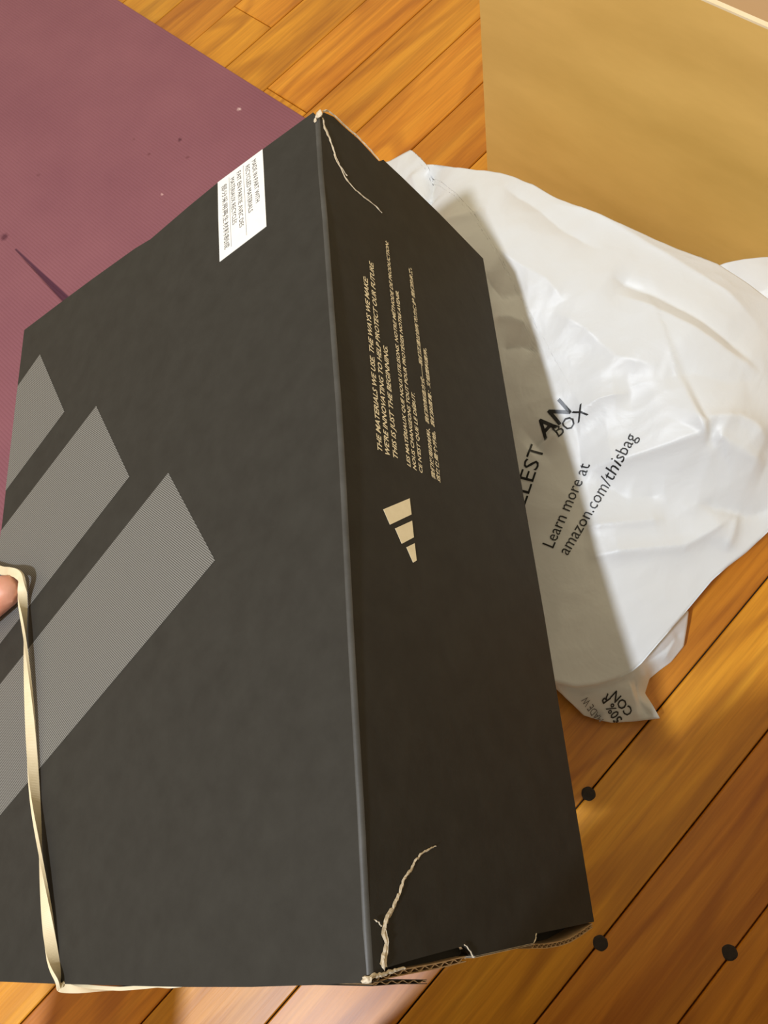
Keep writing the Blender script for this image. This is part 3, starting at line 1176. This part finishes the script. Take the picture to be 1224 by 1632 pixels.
rb['category'] = 'rubber band'

# ================================================================== PERSON (holds the box; only the thumb tip is in the picture)
M_knit = speckle_mat('dark_knit', (0.035, 0.04, 0.055), (0.06, 0.066, 0.085), 300, 0.9, 0.4, 0.001)
M_jean = speckle_mat('grey_cotton', (0.09, 0.09, 0.10), (0.13, 0.13, 0.14), 250, 0.9, 0.3, 0.001)
M_hair = speckle_mat('dark_hair', (0.012, 0.008, 0.006), (0.03, 0.02, 0.014), 200, 0.5, 0.5, 0.002, (1, 1, 8))
M_eye = speckle_mat('eye_white', (0.75, 0.72, 0.70), (0.85, 0.83, 0.80), 100, 0.2, 0)


def capsule_bm(bm, p0, r0, p1, r1, sub=2):
    b2 = bmesh.new()
    for p, r in ((p0, r0), (p1, r1)):
        bmesh.ops.create_icosphere(b2, subdivisions=sub, radius=r, matrix=Matrix.Translation(p))
    g = bmesh.ops.convex_hull(b2, input=b2.verts)
    bmesh.ops.delete(b2, geom=[x for x in g['geom_interior'] if isinstance(x, bmesh.types.BMVert)], context='VERTS')
    bmesh.ops.recalc_face_normals(b2, faces=b2.faces)
    m = bpy.data.meshes.new('tmp')
    b2.to_mesh(m)
    b2.free()
    bm.from_mesh(m)
    bpy.data.meshes.remove(m)


def blob(name, chains, voxel, smooth_it, mat, parent):
    """one continuous surface grown over tapered limbs: chains of (point, radius)"""
    bm = bmesh.new()
    for ch in chains:
        if len(ch) == 1:
            ch = [ch[0], (ch[0][0] + Vector((0, 0, 1e-4)), ch[0][1])]
        for (p, r), (q, s) in zip(ch, ch[1:]):
            capsule_bm(bm, Vector(p), r, Vector(q), s)
    org = root_loc(parent)
    bmesh.ops.translate(bm, verts=bm.verts, vec=-org)
    me = bpy.data.meshes.new(name)
    bm.to_mesh(me)
    bm.free()
    o = bpy.data.objects.new(name, me)
    col.objects.link(o)
    md = o.modifiers.new('union', 'REMESH')
    md.mode = 'VOXEL'
    md.voxel_size = voxel
    md.use_smooth_shade = True
    sm = o.modifiers.new('soften', 'SMOOTH')
    sm.factor = 0.5
    sm.iterations = smooth_it
    dg = bpy.context.evaluated_depsgraph_get()
    dg.update()
    nm = bpy.data.meshes.new_from_object(o.evaluated_get(dg))
    o.modifiers.clear()
    o.data = nm
    nm.name = name
    nm.materials.clear()
    nm.materials.append(mat)
    o.parent = parent
    return o


def hp(u, w, n):
    return E0 + e_long * u + e_w * w + n_top * n


wrist = hp(.108, .052, -.045)
sh_l, sh_r = Vector((-.30, -.13, .48)), Vector((.04, -.33, .50))
elb_l = Vector((-.40, .06, .27))
pel, neck = Vector((-.17, -.42, .13)), Vector((-.13, -.27, .57))
head = Vector((-.11, -.235, .70))
hip_l, hip_r = Vector((-.24, -.37, .12)), Vector((-.07, -.45, .12))
kn_l, kn_r = Vector((-.080, -.074, .405)), Vector((.17, -.28, .40))
an_l, an_r = Vector((-.225, -.050, .075)), Vector((.20, -.20, .075))
toe_l, toe_r = Vector((-.33, .03, .03)), Vector((.32, -.14, .03))
elb_r, wr_r = Vector((.20, -.50, .29)), Vector((.33, -.52, .065))
fw = Vector((.42, .907, 0))
rt = Vector((.907, -.42, 0))
tip = top_up((8, 942), .0090)
ip = hp(.018, .016, .0125)
fingers = [
    [(tip, .0086), (tip.lerp(ip, .45), .0096), (ip, .0095), (hp(.042, .036, .000), .0112), (hp(.072, .042, -.026), .0150), (wrist, .022)],
    [(wrist, .021), (hp(.004, .022, -.043), .0105), (hp(-.026, .0165, -.078), .0086), (hp(-.035, .0125, -.103), .0076), (hp(-.038, .0105, -.124), .0064)],
    [(wrist, .021), (hp(.014, .023, -.064), .0108), (hp(-.008, .0185, -.108), .0088), (hp(-.013, .0125, -.140), .0078), (hp(-.013, -.008, -.1545), .0064)],
    [(wrist, .021), (hp(.031, .023, -.081), .0102), (hp(.014, .0180, -.121), .0084), (hp(.010, .0105, -.1510), .0074), (hp(.009, -.013, -.1535), .0062)],
    [(wrist, .021), (hp(.050, .022, -.092), .0092), (hp(.040, .0170, -.124), .0074), (hp(.036, .0090, -.1500), .0066), (hp(.035, -.009, -.1520), .0056)],
]
person = empty('person', (pel.x, pel.y, 0), 'person seated on the floor in dark knit sweater, thumb hooked on the box lid', 'person')
hd, hs = Vector((.80, .60, 0)), Vector((.60, -.80, 0))     # right hand rests flat on the floor: pointing / sideways
rh = []
for q, ln in enumerate((.92, 1.05, 1.0, .8)):
    b0 = wr_r + hd * .085 + hs * (.027 - .018 * q) - Vector((0, 0, .040))
    e = hs * (.006 - .004 * q)
    rh.append([(wr_r, .020), (b0, .0115), (b0 + (hd * .036 + e) * ln + Vector((0, 0, -.006)), .0088), (b0 + (hd * .058 + e * 1.6) * ln - Vector((0, 0, .012)), .0078), (b0 + (hd * .076 + e * 2) * ln - Vector((0, 0, .017)), .0064)])
rh.append([(wr_r, .018), (wr_r + hs * -.036 + hd * .035 - Vector((0, 0, .036)), .013), (wr_r + hs * -.056 + hd * .060 - Vector((0, 0, .050)), .0098), (wr_r + hs * -.064 + hd * .082 - Vector((0, 0, .055)), .0076)])
hu = Vector((0, 0, 1))
chains = fingers + rh + [
    [(wrist, .025), (wrist.lerp(elb_l, .45), .034), (elb_l, .038), (sh_l, .046)],
    [(wr_r, .025), (wr_r.lerp(elb_r, .5), .034), (elb_r, .038), (sh_r, .046)],
    [(sh_l, .052), (neck - hu * .075, .060), (sh_r, .052)],
    [(pel, .120), (pel.lerp(neck, .45), .115), (neck - hu * .14, .095)],
    [(sh_l.lerp(pel, .15), .070), (sh_r.lerp(pel, .15), .070)],
    [(neck - hu * .06, .056), (head - hu * .05, .054)],
    [(head + hu * .03 - fw * .012, .078), (head + hu * .035 + fw * .02, .074)],
    [(head + fw * .02, .068), (head - hu * .075 + fw * .055, .034)],
    [(head + fw * .088 + hu * .008, .008), (head + fw * .106 - hu * .024, .011), (head + fw * .09 - hu * .03, .012)],
    [(head + fw * .083 - hu * .052 - rt * .02, .006), (head + fw * .092 - hu * .050, .0075), (head + fw * .083 - hu * .052 + rt * .02, .006)],
    [(head + rt * .076 + hu * .015, .012), (head + rt * .072 - hu * .02, .009)],
    [(head - rt * .076 + hu * .015, .012), (head - rt * .072 - hu * .02, .009)],
    [(hip_l, .085), (kn_l, .047), (kn_l.lerp(an_l, .35), .046), (an_l, .032)], [(hip_r, .085), (kn_r, .047), (kn_r.lerp(an_r, .35), .046), (an_r, .032)],
    [(an_l - hu * .03 - (toe_l - an_l) * .2, .034), (toe_l, .024), (toe_l + (toe_l - an_l) * .15, .018)],
    [(an_r - hu * .03 - (toe_r - an_r) * .2, .034), (toe_r, .024), (toe_r + (toe_r - an_r) * .15, .018)],
]
blob('body', chains, 0.0023, 5, M_skin, person)
blob('sweater', [
    [(wrist.lerp(elb_l, .3), .036), (elb_l, .047), (sh_l, .060)], [(wr_r.lerp(elb_r, .22), .038), (elb_r, .047), (sh_r, .060)],
    [(sh_l, .062), (neck - hu * .070, .082), (sh_r, .062)], [(pel + hu * .02, .142), (pel.lerp(neck, .45), .136), (neck - hu * .12, .124)],
    [(sh_l.lerp(pel, .15), .086), (sh_r.lerp(pel, .15), .086)]], 0.006, 6, M_knit, person)
blob('trousers', [
    [(pel - hu * .01, .128), (pel + hu * .01, .128)],
    [(hip_l, .098), (kn_l, .058), (kn_l.lerp(an_l, .35), .056), (an_l + hu * .03, .046)], [(hip_r, .098), (kn_r, .058), (kn_r.lerp(an_r, .35), .056), (an_r + hu * .03, .046)]], 0.006, 6, M_jean, person)
blob('hair', [[(head + hu * .045 - fw * .03, .084), (head + hu * .06 + fw * .012, .078)], [(head - fw * .05, .068), (head - fw * .055 - hu * .05, .05)],
              [(head + rt * .052 + hu * .045 - fw * .01, .036), (head + rt * .062 - fw * .025, .026)], [(head - rt * .052 + hu * .045 - fw * .01, .036), (head - rt * .062 - fw * .025, .026)]], 0.004, 4, M_hair, person)
for sgn in (-1, 1):
    bm = bmesh.new()
    bmesh.ops.create_uvsphere(bm, u_segments=16, v_segments=10, radius=.012)
    V = [head + fw * .079 + hu * .008 + rt * .031 * sgn + v.co for v in bm.verts]
    bm.verts.index_update()
    Fc = [tuple(v.index for v in f.verts) for f in bm.faces]
    bm.free()
    ey = mesh_obj('eye', V, Fc, M_eye, person, smooth=True)
    ec = head + fw * .079 + hu * .008 + rt * .031 * sgn
    look = (fw - hu * .45).normalized()
    mesh_obj('iris', [ec + look * .0045 + (v - ec) * .68 for v in V], Fc, M_hair, ey, smooth=True)
